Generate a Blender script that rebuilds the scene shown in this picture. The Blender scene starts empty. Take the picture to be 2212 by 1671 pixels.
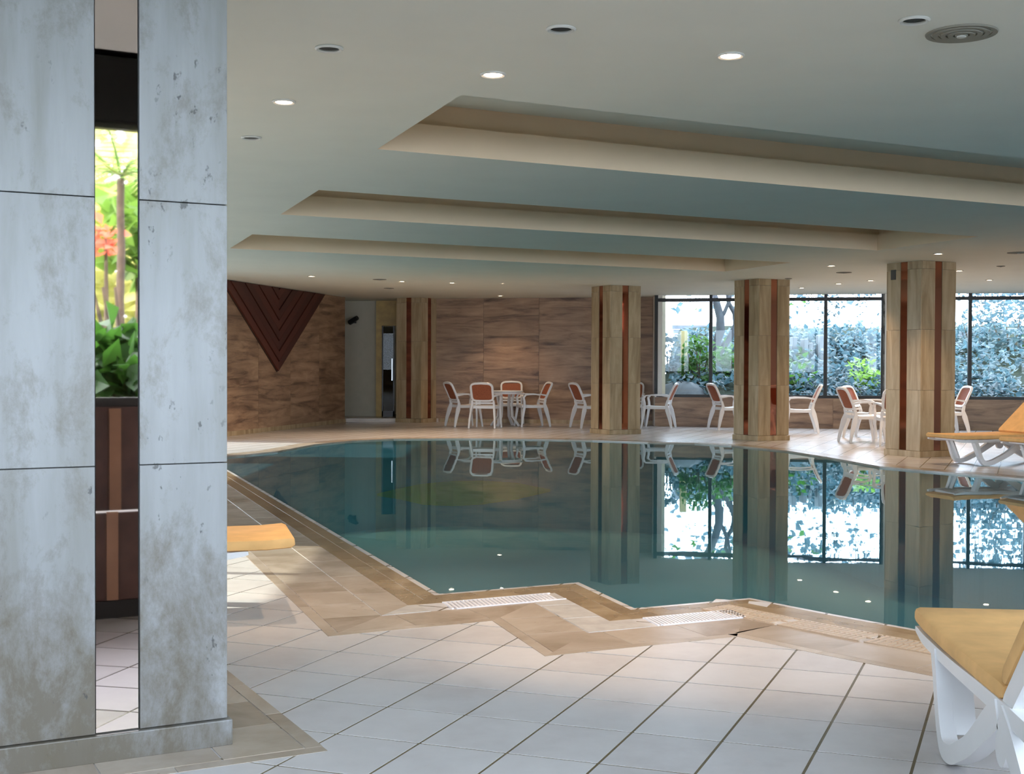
import bpy, bmesh, math, random
from mathutils import Vector, Matrix
random.seed(7)
S = bpy.context.scene
C = S.collection
R = math.radians

# ------------------------------------------------------------------ camera, world, sun, exposure
FPX = 2750.0; PITCH = R(.963); ROLL = R(.211); HC = 1.25; CE = 2.72
cd = bpy.data.cameras.new('camera'); cam = bpy.data.objects.new('camera', cd); C.objects.link(cam)
cd.sensor_width = 36; cd.lens = FPX / 2212 * 36; cd.clip_start = .05; cd.clip_end = 300
cam.location = (0, 0, HC)
cam.rotation_euler = (Matrix.Rotation(math.pi/2 - PITCH, 3, 'X') @ Matrix.Rotation(ROLL, 3, 'Z')).to_euler()
S.camera = cam
S.view_settings.view_transform = 'Standard'; S.view_settings.look = 'None'
S.view_settings.gamma = 1; S.view_settings.use_curve_mapping = False
S.view_settings.exposure = 0.18
S.cycles.use_denoising = True
S.cycles.max_bounces = 10; S.cycles.diffuse_bounces = 5; S.cycles.glossy_bounces = 5
S.cycles.transparent_max_bounces = 16; S.cycles.sample_clamp_indirect = 6.0
S.cycles.blur_glossy = 1.0; S.cycles.caustics_reflective = False; S.cycles.caustics_refractive = False

w = bpy.data.worlds.new('sky'); S.world = w; w.use_nodes = True
bg = w.node_tree.nodes['Background']; bg.inputs[0].default_value = (.74, .81, 1.0, 1); bg.inputs[1].default_value = 15.0
SUN_DIR = Vector((1, -.10, -.40)).normalized()
sl = bpy.data.lights.new('sun', 'SUN'); sl.energy = 11; sl.angle = R(.6); sl.color = (1, .93, .82)
so = bpy.data.objects.new('sun', sl); C.objects.link(so); so.rotation_euler = SUN_DIR.to_track_quat('-Z', 'Y').to_euler()

def V2(*a): return Vector(a)
C3 = V2(.885, .466); C4 = V2(-.344, .939); N3 = V2(.466, -.885)          # building directions
TA = V2(.2885, -.1035); TB = V2(.139, .343); TP = V2(-.462, 5.424)       # floor tile grid
_rm = cam.rotation_euler.to_matrix()
def ray(px, py):
    return _rm @ Vector(((px-1106)/FPX, -(py-835.5)/FPX, -1))
def at(px, py, z=0.0):                                                     # pixel -> point on a level plane
    r = ray(px, py); t = (z-HC)/r.z
    return V2(r.x*t, r.y*t)
def proj(x, y, z):
    c = _rm.transposed() @ Vector((x, y, z-HC))
    return (1106 - FPX*c.x/c.z, 835.5 + FPX*c.y/c.z) if c.z < -.01 else (-9999, -9999)
def on_line(px, p, d, py=788):                                             # column of pixels meets a vertical plane
    r = ray(px, py); det = r.x*(-d.y) + d.x*r.y
    t = (p.x*(-d.y) + d.x*p.y)/det
    return V2(r.x*t, r.y*t)

def portal(name, loc, direction, w_, h_):
    l = bpy.data.lights.new(name, 'AREA'); l.shape = 'RECTANGLE'; l.size = w_; l.size_y = h_; l.cycles.is_portal = True
    o = bpy.data.objects.new(name, l); C.objects.link(o); o.location = loc
    o.rotation_euler = Vector(direction).to_track_quat('-Z', 'Y').to_euler()

# ------------------------------------------------------------------ materials
MATS = {}
class NT:
    def __init__(s, name):
        s.m = bpy.data.materials.new(name); s.m.use_nodes = True; s.t = s.m.node_tree; s.n = s.t.nodes; s.l = s.t.links
        s.b = s.n['Principled BSDF']; s.out = s.n['Material Output']
    def new(s, typ, **k):
        n = s.n.new(typ)
        for a, v in k.items(): setattr(n, a, v)
        return n
    def link(s, a, b): s.l.new(a, b)
    def val(s, sock, v):
        if isinstance(v, (int, float)): sock.default_value = v
        elif isinstance(v, (tuple, list)): sock.default_value = v if len(v) != 3 or sock.type == 'VECTOR' else (*v, 1)
        else: s.link(v, sock)
    def math(s, op, a, b=0.0, clamp=False):
        n = s.new('ShaderNodeMath', operation=op); n.use_clamp = clamp; s.val(n.inputs[0], a); s.val(n.inputs[1], b); return n.outputs[0]
    def mix(s, f, a, b, blend='MIX'):
        n = s.new('ShaderNodeMix', data_type='RGBA', blend_type=blend)
        s.val(n.inputs[0], f); s.val(n.inputs[6], a); s.val(n.inputs[7], b); return n.outputs[2]
    def pos(s, scale=(1,1,1), rz=0.0, loc=(0,0,0)):
        g = s.new('ShaderNodeNewGeometry'); m = s.new('ShaderNodeMapping')
        m.inputs['Scale'].default_value = scale; m.inputs['Rotation'].default_value = (0,0,rz); m.inputs['Location'].default_value = loc
        s.link(g.outputs['Position'], m.inputs[0]); return m.outputs[0]
    def noise(s, vec, scale, detail=4, rough=.55, dist=0):
        n = s.new('ShaderNodeTexNoise'); s.link(vec, n.inputs['Vector']); n.inputs['Scale'].default_value = scale
        n.inputs['Detail'].default_value = detail; n.inputs['Roughness'].default_value = rough; n.inputs['Distortion'].default_value = dist
        return n.outputs['Fac']
    def ramp(s, f, stops):
        n = s.new('ShaderNodeValToRGB'); e = n.color_ramp.elements
        while len(e) < len(stops): e.new(.5)
        for k, (p, c) in enumerate(stops): e[k].position = p; e[k].color = (*c, 1) if len(c) == 3 else c
        s.link(f, n.inputs[0]); return n.outputs[0]
    def rnd(s): return s.new('ShaderNodeObjectInfo').outputs['Random']
    def bump(s, h, strength=.3, dist=.005):
        n = s.new('ShaderNodeBump'); n.inputs['Strength'].default_value = strength; n.inputs['Distance'].default_value = dist
        s.link(h, n.inputs['Height']); s.link(n.outputs[0], s.b.inputs['Normal'])
    def base(s, c): s.val(s.b.inputs['Base Color'], c)
    def set(s, **k):
        for a, v in k.items(): s.val(s.b.inputs[a.replace('_', ' ')], v)
        return s.m

def plain(name, col, rough=.5, metal=0.0, var=.06, scale=6, spec=.5):
    t = NT(name); n = t.noise(t.pos(), scale, 3)
    lo = tuple(c*(1-var) for c in col); hi = tuple(min(1, c*(1+var)) for c in col)
    t.base(t.ramp(n, [(.3, lo), (.7, hi)])); t.set(Roughness=rough, Metallic=metal, Specular_IOR_Level=spec)
    MATS[name] = t.m; return t.m

def travertine(name, cols, vein='h', rz=0.0, rough=.35, stain=None, pits=.5, k=1.0):
    """cols dark, mid, light; veins run level (h) or upright (v)"""
    t = NT(name)
    sc = (1.2*k, 1.2*k, 9*k) if vein == 'h' else (8*k, 8*k, .9*k)
    off = t.math('MULTIPLY', t.rnd(), 17.0)
    comb = t.new('ShaderNodeCombineXYZ'); t.link(off, comb.inputs[2]); t.link(off, comb.inputs[0])
    add = t.new('ShaderNodeVectorMath', operation='ADD'); t.link(t.pos(sc, rz), add.inputs[0]); t.link(comb.outputs[0], add.inputs[1])
    v = add.outputs[0]
    n1 = t.noise(v, 1.0, 6, .62, .15 if stain else .6)
    c = t.ramp(n1, [(.30, cols[0]), (.5, cols[1]), (.70, cols[2])])
    n2 = t.noise(t.pos(), 1.4*k, 4, .6)
    c = t.mix(t.math('MULTIPLY', t.ramp(n2, [(.45, (0,0,0)), (.75, (1,1,1))]), .35), c, cols[0])
    if stain:
        n3 = t.noise(t.pos((1.9,1.9,1.1), 0, (3.1,0,1.7)), 2.6, 9, .78, .15)
        sx = t.new('ShaderNodeSeparateXYZ'); t.link(t.pos(), sx.inputs[0])
        low = t.math('MULTIPLY', t.math('SUBTRACT', .85, sx.outputs[2], True), .27)   # wear near the floor
        f = t.ramp(t.math('ADD', n3, low), [(.51, (0,0,0)), (.74, (1,1,1))])
        c = t.mix(t.math('MULTIPLY', f, .8), c, stain)
    n4 = t.noise(t.pos((1,1,.6)) if stain else v, 27.0 if stain else 14.0, 3, .7)
    n5 = t.noise(t.pos(), 3.0, 2)
    pm = t.math('MULTIPLY', t.ramp(n4, [(.63, (0,0,0)), (.69, (1,1,1))]), t.ramp(n5, [(.52, (0,0,0)), (.60, (1,1,1))]))
    c = t.mix(t.math('MULTIPLY', pm, pits), c, tuple(x*.25 for x in cols[0]))
    t.base(c); t.set(Roughness=rough)
    t.bump(t.math('SUBTRACT', t.math('MULTIPLY', n1, .3), pm), .25, .004)
    MATS[name] = t.m; return t.m

travertine('pillar_stone', ((.19,.185,.17),(.235,.235,.232),(.28,.28,.28)), 'v', rough=.42, stain=(.095,.072,.04), pits=.8)
travertine('column_stone', ((.27,.19,.10),(.42,.32,.19),(.54,.43,.28)), 'v', rough=.4, pits=.3)
travertine('wall_stone', ((.10,.055,.035),(.33,.205,.125),(.48,.32,.20)), 'h', rough=.38, pits=.2, k=.8)
travertine('band_stone', ((.27,.20,.14),(.42,.345,.275),(.54,.46,.385)), 'h', rough=.22, pits=.2)
travertine('coping_stone', ((.19,.12,.06),(.30,.21,.12),(.38,.28,.17)), 'h', rough=.15, pits=.1, k=2)
plain('lip_stone', (.20,.22,.24), .25)
plain('lime_green', (.75,.80,.03), .5)
plain('slab_white', (.52,.49,.46), .18, var=.12, scale=9)
plain('grate_white', (.72,.72,.76), .3)
plain('grate_tan', (.48,.36,.25), .3)
plain('gutter_dark', (.05,.035,.02), .6)
plain('ceiling_paint', (.74,.75,.67), .8, var=.02, scale=2)
plain('coffer_paint', (.82,.63,.43), .8, var=.02, scale=2)
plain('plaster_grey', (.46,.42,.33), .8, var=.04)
plain('plaster_white', (.74,.74,.70), .8, var=.03)
plain('ochre_wood', (.50,.33,.10), .5, var=.15)
plain('frame_black', (.012,.011,.010), .4)
plain('frame_brown', (.03,.016,.009), .4)
plain('plastic_white', (.80,.80,.80), .3, var=.02)
plain('sling_rust', (.30,.085,.035), .65, var=.15, scale=40)
plain('cushion_tan', (.78,.45,.17), .85, var=.10, scale=8)
plain('cushion_seam', (.50,.26,.07), .85)
plain('lamp_ring', (.62,.62,.58), .35)
plain('lamp_hole', (.03,.028,.022), .6)
plain('speaker_grille', (.25,.235,.19), .7)
plain('box_dark', (.05,.05,.045), .5)
plain('bark_grey', (.030,.036,.042), .9, var=.4, scale=9)
plain('bark_brown', (.07,.05,.035), .9, var=.4, scale=9)
plain('rock_grey', (.04,.05,.055), .9, var=.4, scale=3)
plain('garden_stone', (.10,.12,.14), .9, var=.3, scale=3)
plain('reflection_cream', (.25,.22,.10), .7)
plain('soil', (.02,.026,.02), .95, var=.3, scale=3, spec=.02)
plain('streak_pale', (.10,.12,.13), .9, var=.1)
plain('bench_stone', (.09,.04,.028), .4, var=.3, scale=5)
plain('bench_band', (.34,.17,.09), .4, var=.1, scale=5)
plain('steel', (.45,.45,.45), .3, 1.0)

def leafmat(name, a, b):
    t = NT(name); n = t.noise(t.pos(), 3.5, 3)
    t.base(t.ramp(n, [(.3, a), (.7, b)])); t.set(Roughness=.5)
    t.b.inputs['Subsurface Weight'].default_value = 0
    tr = t.new('ShaderNodeBsdfTranslucent'); tr.inputs[0].default_value = (*[min(1, x*1.6) for x in b], 1)
    ms = t.new('ShaderNodeMixShader'); ms.inputs[0].default_value = .35
    t.link(t.b.outputs[0], ms.inputs[1]); t.link(tr.outputs[0], ms.inputs[2]); t.link(ms.outputs[0], t.out.inputs[0])
    MATS[name] = t.m
leafmat('leaf_blue', (.010,.032,.038), (.055,.105,.125))
leafmat('leaf_green', (.006,.03,.006), (.04,.12,.015))
leafmat('leaf_bright', (.04,.12,.01), (.14,.26,.04))
leafmat('leaf_yellow', (.12,.18,.03), (.55,.55,.22))
leafmat('flower_red', (.6,.08,.05), (.8,.2,.12))

def mirror(name, col, rough):
    t = NT(name); n = t.noise(t.pos(), 3, 2)
    t.base(t.ramp(n, [(.3, tuple(c*.97 for c in col)), (.7, col)])); t.set(Roughness=rough, Metallic=1.0); MATS[name] = t.m
mirror('mirror_rose', (.86,.70,.64), .02)
mirror('mirror_copper', (.42,.17,.11), .06)

# reddish varnished slats
t = NT('wood_red'); n = t.noise(t.pos((2,2,2)), 3, 5, .6)
f = t.math('ADD', t.math('MULTIPLY', t.rnd(), .5), t.math('MULTIPLY', n, .5))
t.base(t.ramp(f, [(.2, (.045,.009,.006)), (.8, (.095,.021,.012))])); t.set(Roughness=.42); MATS['wood_red'] = t.m

# glass: thin, clear with a faint mirror
def glass(name, tint, gl):
    t = NT(name); t.n.remove(t.b)
    tr = t.new('ShaderNodeBsdfTransparent'); tr.inputs[0].default_value = (*tint, 1)
    g = t.new('ShaderNodeBsdfGlossy'); g.inputs['Roughness'].default_value = .01
    fr = t.new('ShaderNodeFresnel'); fr.inputs[0].default_value = 1.45
    ms = t.new('ShaderNodeMixShader'); t.link(t.math('MULTIPLY', fr.outputs[0], gl), ms.inputs[0])
    t.link(tr.outputs[0], ms.inputs[1]); t.link(g.outputs[0], ms.inputs[2]); t.link(ms.outputs[0], t.out.inputs[0]); MATS[name] = t.m
glass('window_glass', (.93,.97,.96), .4)
glass('door_glass', (.35,.33,.28), .25)

# water: Fresnel mirror over a teal, see-through body
t = NT('water'); t.n.remove(t.b)
tr = t.new('ShaderNodeBsdfTransparent'); tr.inputs[0].default_value = (.80,.97,.95, 1)
g = t.new('ShaderNodeBsdfGlossy'); g.inputs['Roughness'].default_value = .012; g.inputs[0].default_value = (.84,.97,1.0,1)
fr = t.new('ShaderNodeFresnel'); fr.inputs[0].default_value = 1.34
wn = t.noise(t.pos((1,1,1)), 1.6, 2, .5); bp = t.new('ShaderNodeBump'); bp.inputs['Strength'].default_value = .06; bp.inputs['Distance'].default_value = .01
t.link(wn, bp.inputs['Height']); t.link(bp.outputs[0], fr.inputs['Normal']); t.link(bp.outputs[0], g.inputs['Normal'])
ms = t.new('ShaderNodeMixShader'); t.link(fr.outputs[0], ms.inputs[0])
df = t.new('ShaderNodeBsdfDiffuse'); df.inputs[0].default_value = (.08,.33,.46,1)
m2 = t.new('ShaderNodeMixShader'); m2.inputs[0].default_value = .26; t.link(tr.outputs[0], m2.inputs[1]); t.link(df.outputs[0], m2.inputs[2])
t.link(m2.outputs[0], ms.inputs[1]); t.link(g.outputs[0], ms.inputs[2]); t.link(ms.outputs[0], t.out.inputs[0]); MATS['water'] = t.m

# pool mosaic
t = NT('pool_mosaic'); bt = t.new('ShaderNodeTexBrick'); t.link(t.pos((1,1,1), R(-28)), bt.inputs[0])
bt.offset = 0; bt.inputs['Scale'].default_value = 8; bt.inputs['Mortar Size'].default_value = .02
bt.inputs['Color1'].default_value = (.34,.72,.84,1); bt.inputs['Color2'].default_value = (.35,.73,.85,1); bt.inputs['Mortar'].default_value = (.31,.68,.80,1)
bt.inputs['Brick Width'].default_value = .5; bt.inputs['Row Height'].default_value = .5
t.base(bt.outputs[0]); t.set(Roughness=.5); MATS['pool_mosaic'] = t.m

# emissive lamp
t = NT('lamp_glow'); t.base((1,.8,.6)); t.set(Emission_Color=(1,.72,.50), Emission_Strength=60.0); MATS['lamp_glow'] = t.m

# deck tiles: same look for the tile pieces and, further off, for the grid in the floor's own pattern
def tile_color(t, rnd):
    n = t.noise(t.pos(), 2.0, 6, .65); n2 = t.noise(t.pos(), 11, 4, .6)
    f = t.math('ADD', t.math('MULTIPLY', n, .6), t.math('MULTIPLY', n2, .25)); f = t.math('ADD', f, t.math('MULTIPLY', rnd, .15))
    return t.ramp(f, [(.3, (.47,.44,.43)), (.5, (.56,.535,.525)), (.72, (.62,.60,.59))])
t = NT('floor_tile'); t.base(tile_color(t, t.rnd())); t.set(Roughness=.32); MATS['floor_tile'] = t.m
t.bump(t.noise(t.pos(), 30, 3), .05, .002)
t = NT('floor_grid')
det = TA.x*TB.y - TA.y*TB.x
sx = t.new('ShaderNodeSeparateXYZ'); t.link(t.pos(), sx.inputs[0]); X, Y = sx.outputs[0], sx.outputs[1]
X = t.math('SUBTRACT', X, TP.x); Y = t.math('SUBTRACT', Y, TP.y)
U = t.math('ADD', t.math('MULTIPLY', X, TB.y/det), t.math('MULTIPLY', Y, -TB.x/det))
W_ = t.math('ADD', t.math('MULTIPLY', X, -TA.y/det), t.math('MULTIPLY', Y, TA.x/det))
def edge(u, g):
    f = t.math('FRACT', u); m = t.math('MINIMUM', f, t.math('SUBTRACT', 1.0, f)); return t.math('LESS_THAN', m, g)
gm = t.math('MAXIMUM', edge(U, .019), edge(W_, .016))
cm = t.new('ShaderNodeCombineXYZ'); t.link(t.math('FLOOR', U), cm.inputs[0]); t.link(t.math('FLOOR', W_), cm.inputs[1])
wnz = t.new('ShaderNodeTexWhiteNoise'); t.link(cm.outputs[0], wnz.inputs[0])
t.base(t.mix(gm, tile_color(t, wnz.outputs[0]), (.14,.105,.055))); t.set(Roughness=.24); MATS['floor_grid'] = t.m

# ------------------------------------------------------------------ mesh helpers
class MB:
    def __init__(s): s.v = []; s.f = []
    def add(s, vs, fs):
        b = len(s.v); s.v += [tuple(p) for p in vs]; s.f += [tuple(i+b for i in f) for f in fs]; return s
    def box(s, x0, y0, z0, x1, y1, z1):
        vs = [(x0,y0,z0),(x1,y0,z0),(x1,y1,z0),(x0,y1,z0),(x0,y0,z1),(x1,y0,z1),(x1,y1,z1),(x0,y1,z1)]
        return s.add(vs, [(0,3,2,1),(4,5,6,7),(0,1,5,4),(1,2,6,5),(2,3,7,6),(3,0,4,7)])
    def prism(s, poly, z0, z1, bevel=0.0):
        n = len(poly)
        a = sum(poly[i][0]*poly[(i+1) % n][1]-poly[(i+1) % n][0]*poly[i][1] for i in range(n))
        if a < 0: poly = poly[::-1]
        vs = [(p[0], p[1], z0) for p in poly] + [(p[0], p[1], z1) for p in poly]
        return s.add(vs, [tuple(range(n-1, -1, -1)), tuple(range(n, 2*n))] + [(i, (i+1) % n, (i+1) % n+n, i+n) for i in range(n)])
    def wall(s, a, b, th, z0, z1):
        """upright slab from a to b (2-D), thickness th to the right-hand side"""
        a = V2(*a); b = V2(*b); d = (b-a).normalized(); n = V2(d.y, -d.x)*th
        return s.prism([tuple(a), tuple(b), tuple(b+n), tuple(a+n)], z0, z1)
    def bar(s, p, q, w0, w1=None, up=(0,0,1)):
        p = Vector(p); q = Vector(q); w1 = w0 if w1 is None else w1; d = (q-p).normalized(); u = Vector(up)
        if abs(d.dot(u)) > .98: u = Vector((1,0,0))
        a = d.cross(u).normalized(); b = a.cross(d).normalized()
        vs = []
        for c, w in ((p, w0), (q, w1)):
            hx, hy = (w if isinstance(w, tuple) else (w, w))
            for sx, sy in ((-1,-1),(1,-1),(1,1),(-1,1)): vs.append(c+a*sx*hx/2+b*sy*hy/2)
        return s.add(vs, [(0,3,2,1),(4,5,6,7),(0,1,5,4),(1,2,6,5),(2,3,7,6),(3,0,4,7)])
    def sweep(s, path, side, ws, ts, closed=False):
        """rectangular section swept along path; width ws along side, thickness ts across it"""
        P = [Vector(p) for p in path]; n = len(P); side = Vector(side).normalized()
        if not isinstance(ws, (list, tuple)): ws = [ws]*n
        if not isinstance(ts, (list, tuple)): ts = [ts]*n
        vs = []
        for i, p in enumerate(P):
            a = P[i-1] if (i or closed) else p; b = P[(i+1) % n] if (i < n-1 or closed) else p
            d = (b-a).normalized(); nn = side.cross(d).normalized()
            for sx, sy in ((-1,-1),(1,-1),(1,1),(-1,1)): vs.append(p+side*sx*ws[i]/2+nn*sy*ts[i]/2)
        fs = []
        for i in range(n if closed else n-1):
            a = 4*i; b = 4*((i+1) % n)
            for k in range(4): fs.append((a+k, a+(k+1) % 4, b+(k+1) % 4, b+k))
        if not closed: fs += [(3,2,1,0), tuple(4*(n-1)+k for k in range(4))]
        return s.add(vs, fs)
    def tube(s, path, rad, n=8):
        P = [Vector(p) for p in path]; m = len(P)
        if not isinstance(rad, (list, tuple)): rad = [rad]*m
        vs = []; u = None
        for i, p in enumerate(P):
            d = (P[min(i+1, m-1)]-P[max(i-1, 0)]).normalized()
            if u is None: u = d.orthogonal().normalized()
            u = (u-d*u.dot(d)).normalized(); v = d.cross(u)
            for k in range(n):
                a = 2*math.pi*k/n; vs.append(p+(u*math.cos(a)+v*math.sin(a))*rad[i])
        fs = [(i*n+k, i*n+(k+1) % n, (i+1)*n+(k+1) % n, (i+1)*n+k) for i in range(m-1) for k in range(n)]
        fs += [tuple(range(n-1, -1, -1)), tuple((m-1)*n+k for k in range(n))]
        return s.add(vs, fs)
    def lathe(s, prof, n=24, c=(0,0,0), ring=False):
        vs = []; m = len(prof)
        for r, z in prof:
            for k in range(n):
                a = 2*math.pi*k/n; vs.append((c[0]+r*math.cos(a), c[1]+r*math.sin(a), c[2]+z))
        fs = [(i*n+k, i*n+(k+1) % n, (i+1)*n+(k+1) % n, (i+1)*n+k) for i in range(m-1) for k in range(n)]
        if ring: fs += [((m-1)*n+k, (m-1)*n+(k+1) % n, (k+1) % n, k) for k in range(n)]
        else: fs += [tuple(range(n-1, -1, -1)), tuple((m-1)*n+k for k in range(n))]
        return s.add(vs, fs)
    def leaves(s, n, fn, size, up=.5):
        for _ in range(n):
            p = Vector(fn()); a = Vector((random.gauss(0,1), random.gauss(0,1), random.gauss(0,.6))).normalized()
            b = a.cross(Vector((random.gauss(0,.6), random.gauss(0,.6), random.gauss(0,1)+up))).normalized()
            l = size*random.uniform(.6, 1.3); q = a.cross(b)*l*.15
            s.add([p, p+a*l*.5+b*l*.32+q, p+a*l, p+a*l*.5-b*l*.32+q], [(0,1,2),(0,2,3)])
        return s
    def build(s, name, mat, parent=None, smooth=False, fix=False, bevel=0.0):
        me = bpy.data.meshes.new(name); me.from_pydata(s.v, [], s.f); me.update()
        if fix or bevel:
            b = bmesh.new(); b.from_mesh(me)
            bmesh.ops.recalc_face_normals(b, faces=b.faces)
            if bevel:
                ed = [e for e in b.edges if len(e.link_faces) == 2 and e.calc_face_angle(0) > R(35)]
                bmesh.ops.bevel(b, geom=ed, offset=bevel, segments=2, affect='EDGES', profile=.5)
            b.to_mesh(me); b.free()
        me.materials.append(MATS[mat])
        if smooth:
            me.polygons.foreach_set('use_smooth', [True]*len(me.polygons))
            try: me.set_sharp_from_angle(angle=R(40))
            except Exception: pass
        o = bpy.data.objects.new(name, me); C.objects.link(o)
        if parent: o.parent = parent
        return o
def tag(o, label=None, cat=None, group=None, kind=None):
    if label: o['label'] = label
    if cat: o['category'] = cat
    if group: o['group'] = group
    if kind: o['kind'] = kind
    return o
def empty(name, loc=(0,0,0), rz=0.0):
    o = bpy.data.objects.new(name, None); C.objects.link(o); o.location = loc; o.rotation_euler = (0,0,rz); o.empty_display_size = .1; return o
def kids(o): return [c for c in bpy.data.objects if c.parent == o]
def copy_tree(o, parent=None):
    c = o.copy(); C.objects.link(c); c.parent = parent
    for ch in kids(o): copy_tree(ch, c)
    return c

# polygon helpers
def clip(poly, p, n):                                    # keep the side where (x-p).n >= 0
    out = []
    for i in range(len(poly)):
        a, b = poly[i], poly[(i+1) % len(poly)]
        da, db = (a-p).dot(n), (b-p).dot(n)
        if da >= 0: out.append(a)
        if (da >= 0) != (db >= 0): out.append(a+(b-a)*(da/(da-db)))
    return out
def area(poly): return abs(sum(poly[i].x*poly[(i+1) % len(poly)].y-poly[(i+1) % len(poly)].x*poly[i].y for i in range(len(poly)))/2) if len(poly) > 2 else 0
def ccw(poly):
    a = sum(poly[i].x*poly[(i+1) % len(poly)].y-poly[(i+1) % len(poly)].x*poly[i].y for i in range(len(poly)))
    return poly if a > 0 else poly[::-1]
def subtract(pieces, q):                                 # convex pieces minus convex q
    q = ccw(q); out = []
    for pc in pieces:
        rest = pc; inner = []
        for i in range(len(q)):
            e = q[(i+1) % len(q)]-q[i]; n = V2(-e.y, e.x).normalized()
            o_ = clip(rest, q[i], -n); rest = clip(rest, q[i], n)
            if area(o_) > 1e-5: inner.append(o_)
            if area(rest) < 1e-6: break
        out += [pc] if area(rest) < 1e-6 else inner
    return out
def offset(loop, d):                                     # closed loop, offset to the right-hand side
    n = len(loop); out = []
    for i in range(n):
        a = (loop[i]-loop[i-1]).normalized(); b = (loop[(i+1) % n]-loop[i]).normalized()
        na = V2(a.y, -a.x); nb = V2(b.y, -b.x); m = (na+nb).normalized()
        out.append(loop[i]+m*(d/max(.35, m.dot(na))))
    return out

# ------------------------------------------------------------------ pool outline
NEAR = [V2(-4.02,16.85), V2(-3.147,14.492), V2(-.396,6.949), V2(.389,7.339), V2(.636,6.557), at(1620,1291), at(1800,1326), at(1975,1358), V2(2.45,5.50), V2(3.3,4.95)]
FARP = [V2(5.4,5.3), V2(8.3,7.6), V2(8.4,11.4), V2(6.9,13.4), at(2212,1035), at(2100,1025), at(2000,1017), at(1900,1008), at(1800,990), at(1700,974), at(1580,962), at(1500,957), at(1400,955), at(1280,951), at(1150,948.5), at(1000,947), at(850,948), at(760,952), at(680,960), at(600,975)]
LOOP = NEAR + FARP
NN = len(NEAR)

def fill(name, outer, holes, z, mat, parent=None, down=False):
    b = bmesh.new(); es = []
    for lp in [outer]+holes:
        vs = [b.verts.new((p[0], p[1], z)) for p in lp]
        es += [b.edges.new((vs[i], vs[(i+1) % len(vs)])) for i in range(len(vs))]
    bmesh.ops.triangle_fill(b, use_beauty=True, use_dissolve=False, edges=es)
    for f_ in b.faces:
        f_.normal_update()
        if (f_.normal.z < 0) != down: f_.normal_flip()
    me = bpy.data.meshes.new(name); b.to_mesh(me); b.free(); me.materials.append(MATS[mat])
    o = bpy.data.objects.new(name, me); C.objects.link(o)
    if parent: o.parent = parent
    return o

# ------------------------------------------------------------------ room shell
BL = V2(-6.5,-3.76); BR = V2(11.8,5.87); RF = V2(11.8,24.72); WP = V2(2.965,26.45); WD = (RF-WP).normalized()
BW1 = V2(-1.592,28.094); BW2 = V2(3.0,27.14); LA = V2(-5.35,20.56); LB = V2(-3.635,27.697)
ROOM = [V2(-6.7,-3.9), V2(12.0,5.9), V2(12.0,24.85), V2(3.15,26.6), V2(3.4,30.6), V2(-5.5,30.6), V2(-6.7,21.2)]
floor = fill('floor', ROOM, [offset(LOOP, .0)], 0.0, 'floor_grid'); floor['kind'] = 'structure'

# pool basin and water
m = MB(); n_ = len(LOOP); ZB = -1.5
m.add([(p.x, p.y, -.03) for p in LOOP]+[(p.x, p.y, ZB) for p in LOOP], [((i+1) % n_, i, i+n_, (i+1) % n_+n_) for i in range(n_)])
basin = m.build('pool_basin', 'pool_mosaic'); tag(basin, 'teal mosaic basin of the indoor pool beneath the water', 'pool', kind='structure')
fill('pool_floor', LOOP, [], ZB, 'pool_mosaic', basin)
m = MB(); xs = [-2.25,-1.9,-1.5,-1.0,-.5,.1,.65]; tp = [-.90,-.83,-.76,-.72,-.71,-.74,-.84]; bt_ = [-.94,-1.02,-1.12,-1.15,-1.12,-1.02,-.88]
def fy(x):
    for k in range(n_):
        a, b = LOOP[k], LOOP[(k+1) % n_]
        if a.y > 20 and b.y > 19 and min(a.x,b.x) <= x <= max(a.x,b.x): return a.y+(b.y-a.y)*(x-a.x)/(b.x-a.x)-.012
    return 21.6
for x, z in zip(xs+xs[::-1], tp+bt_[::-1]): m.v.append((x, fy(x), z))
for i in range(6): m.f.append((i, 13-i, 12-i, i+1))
m.build('lime_patch', 'lime_green', basin)  # lens-shaped yellow-green patch added on the far pool wall
water = fill('water', LOOP, [], -.012, 'water'); tag(water, 'still teal water of the indoor pool mirroring windows and columns', 'water', kind='structure')

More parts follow.
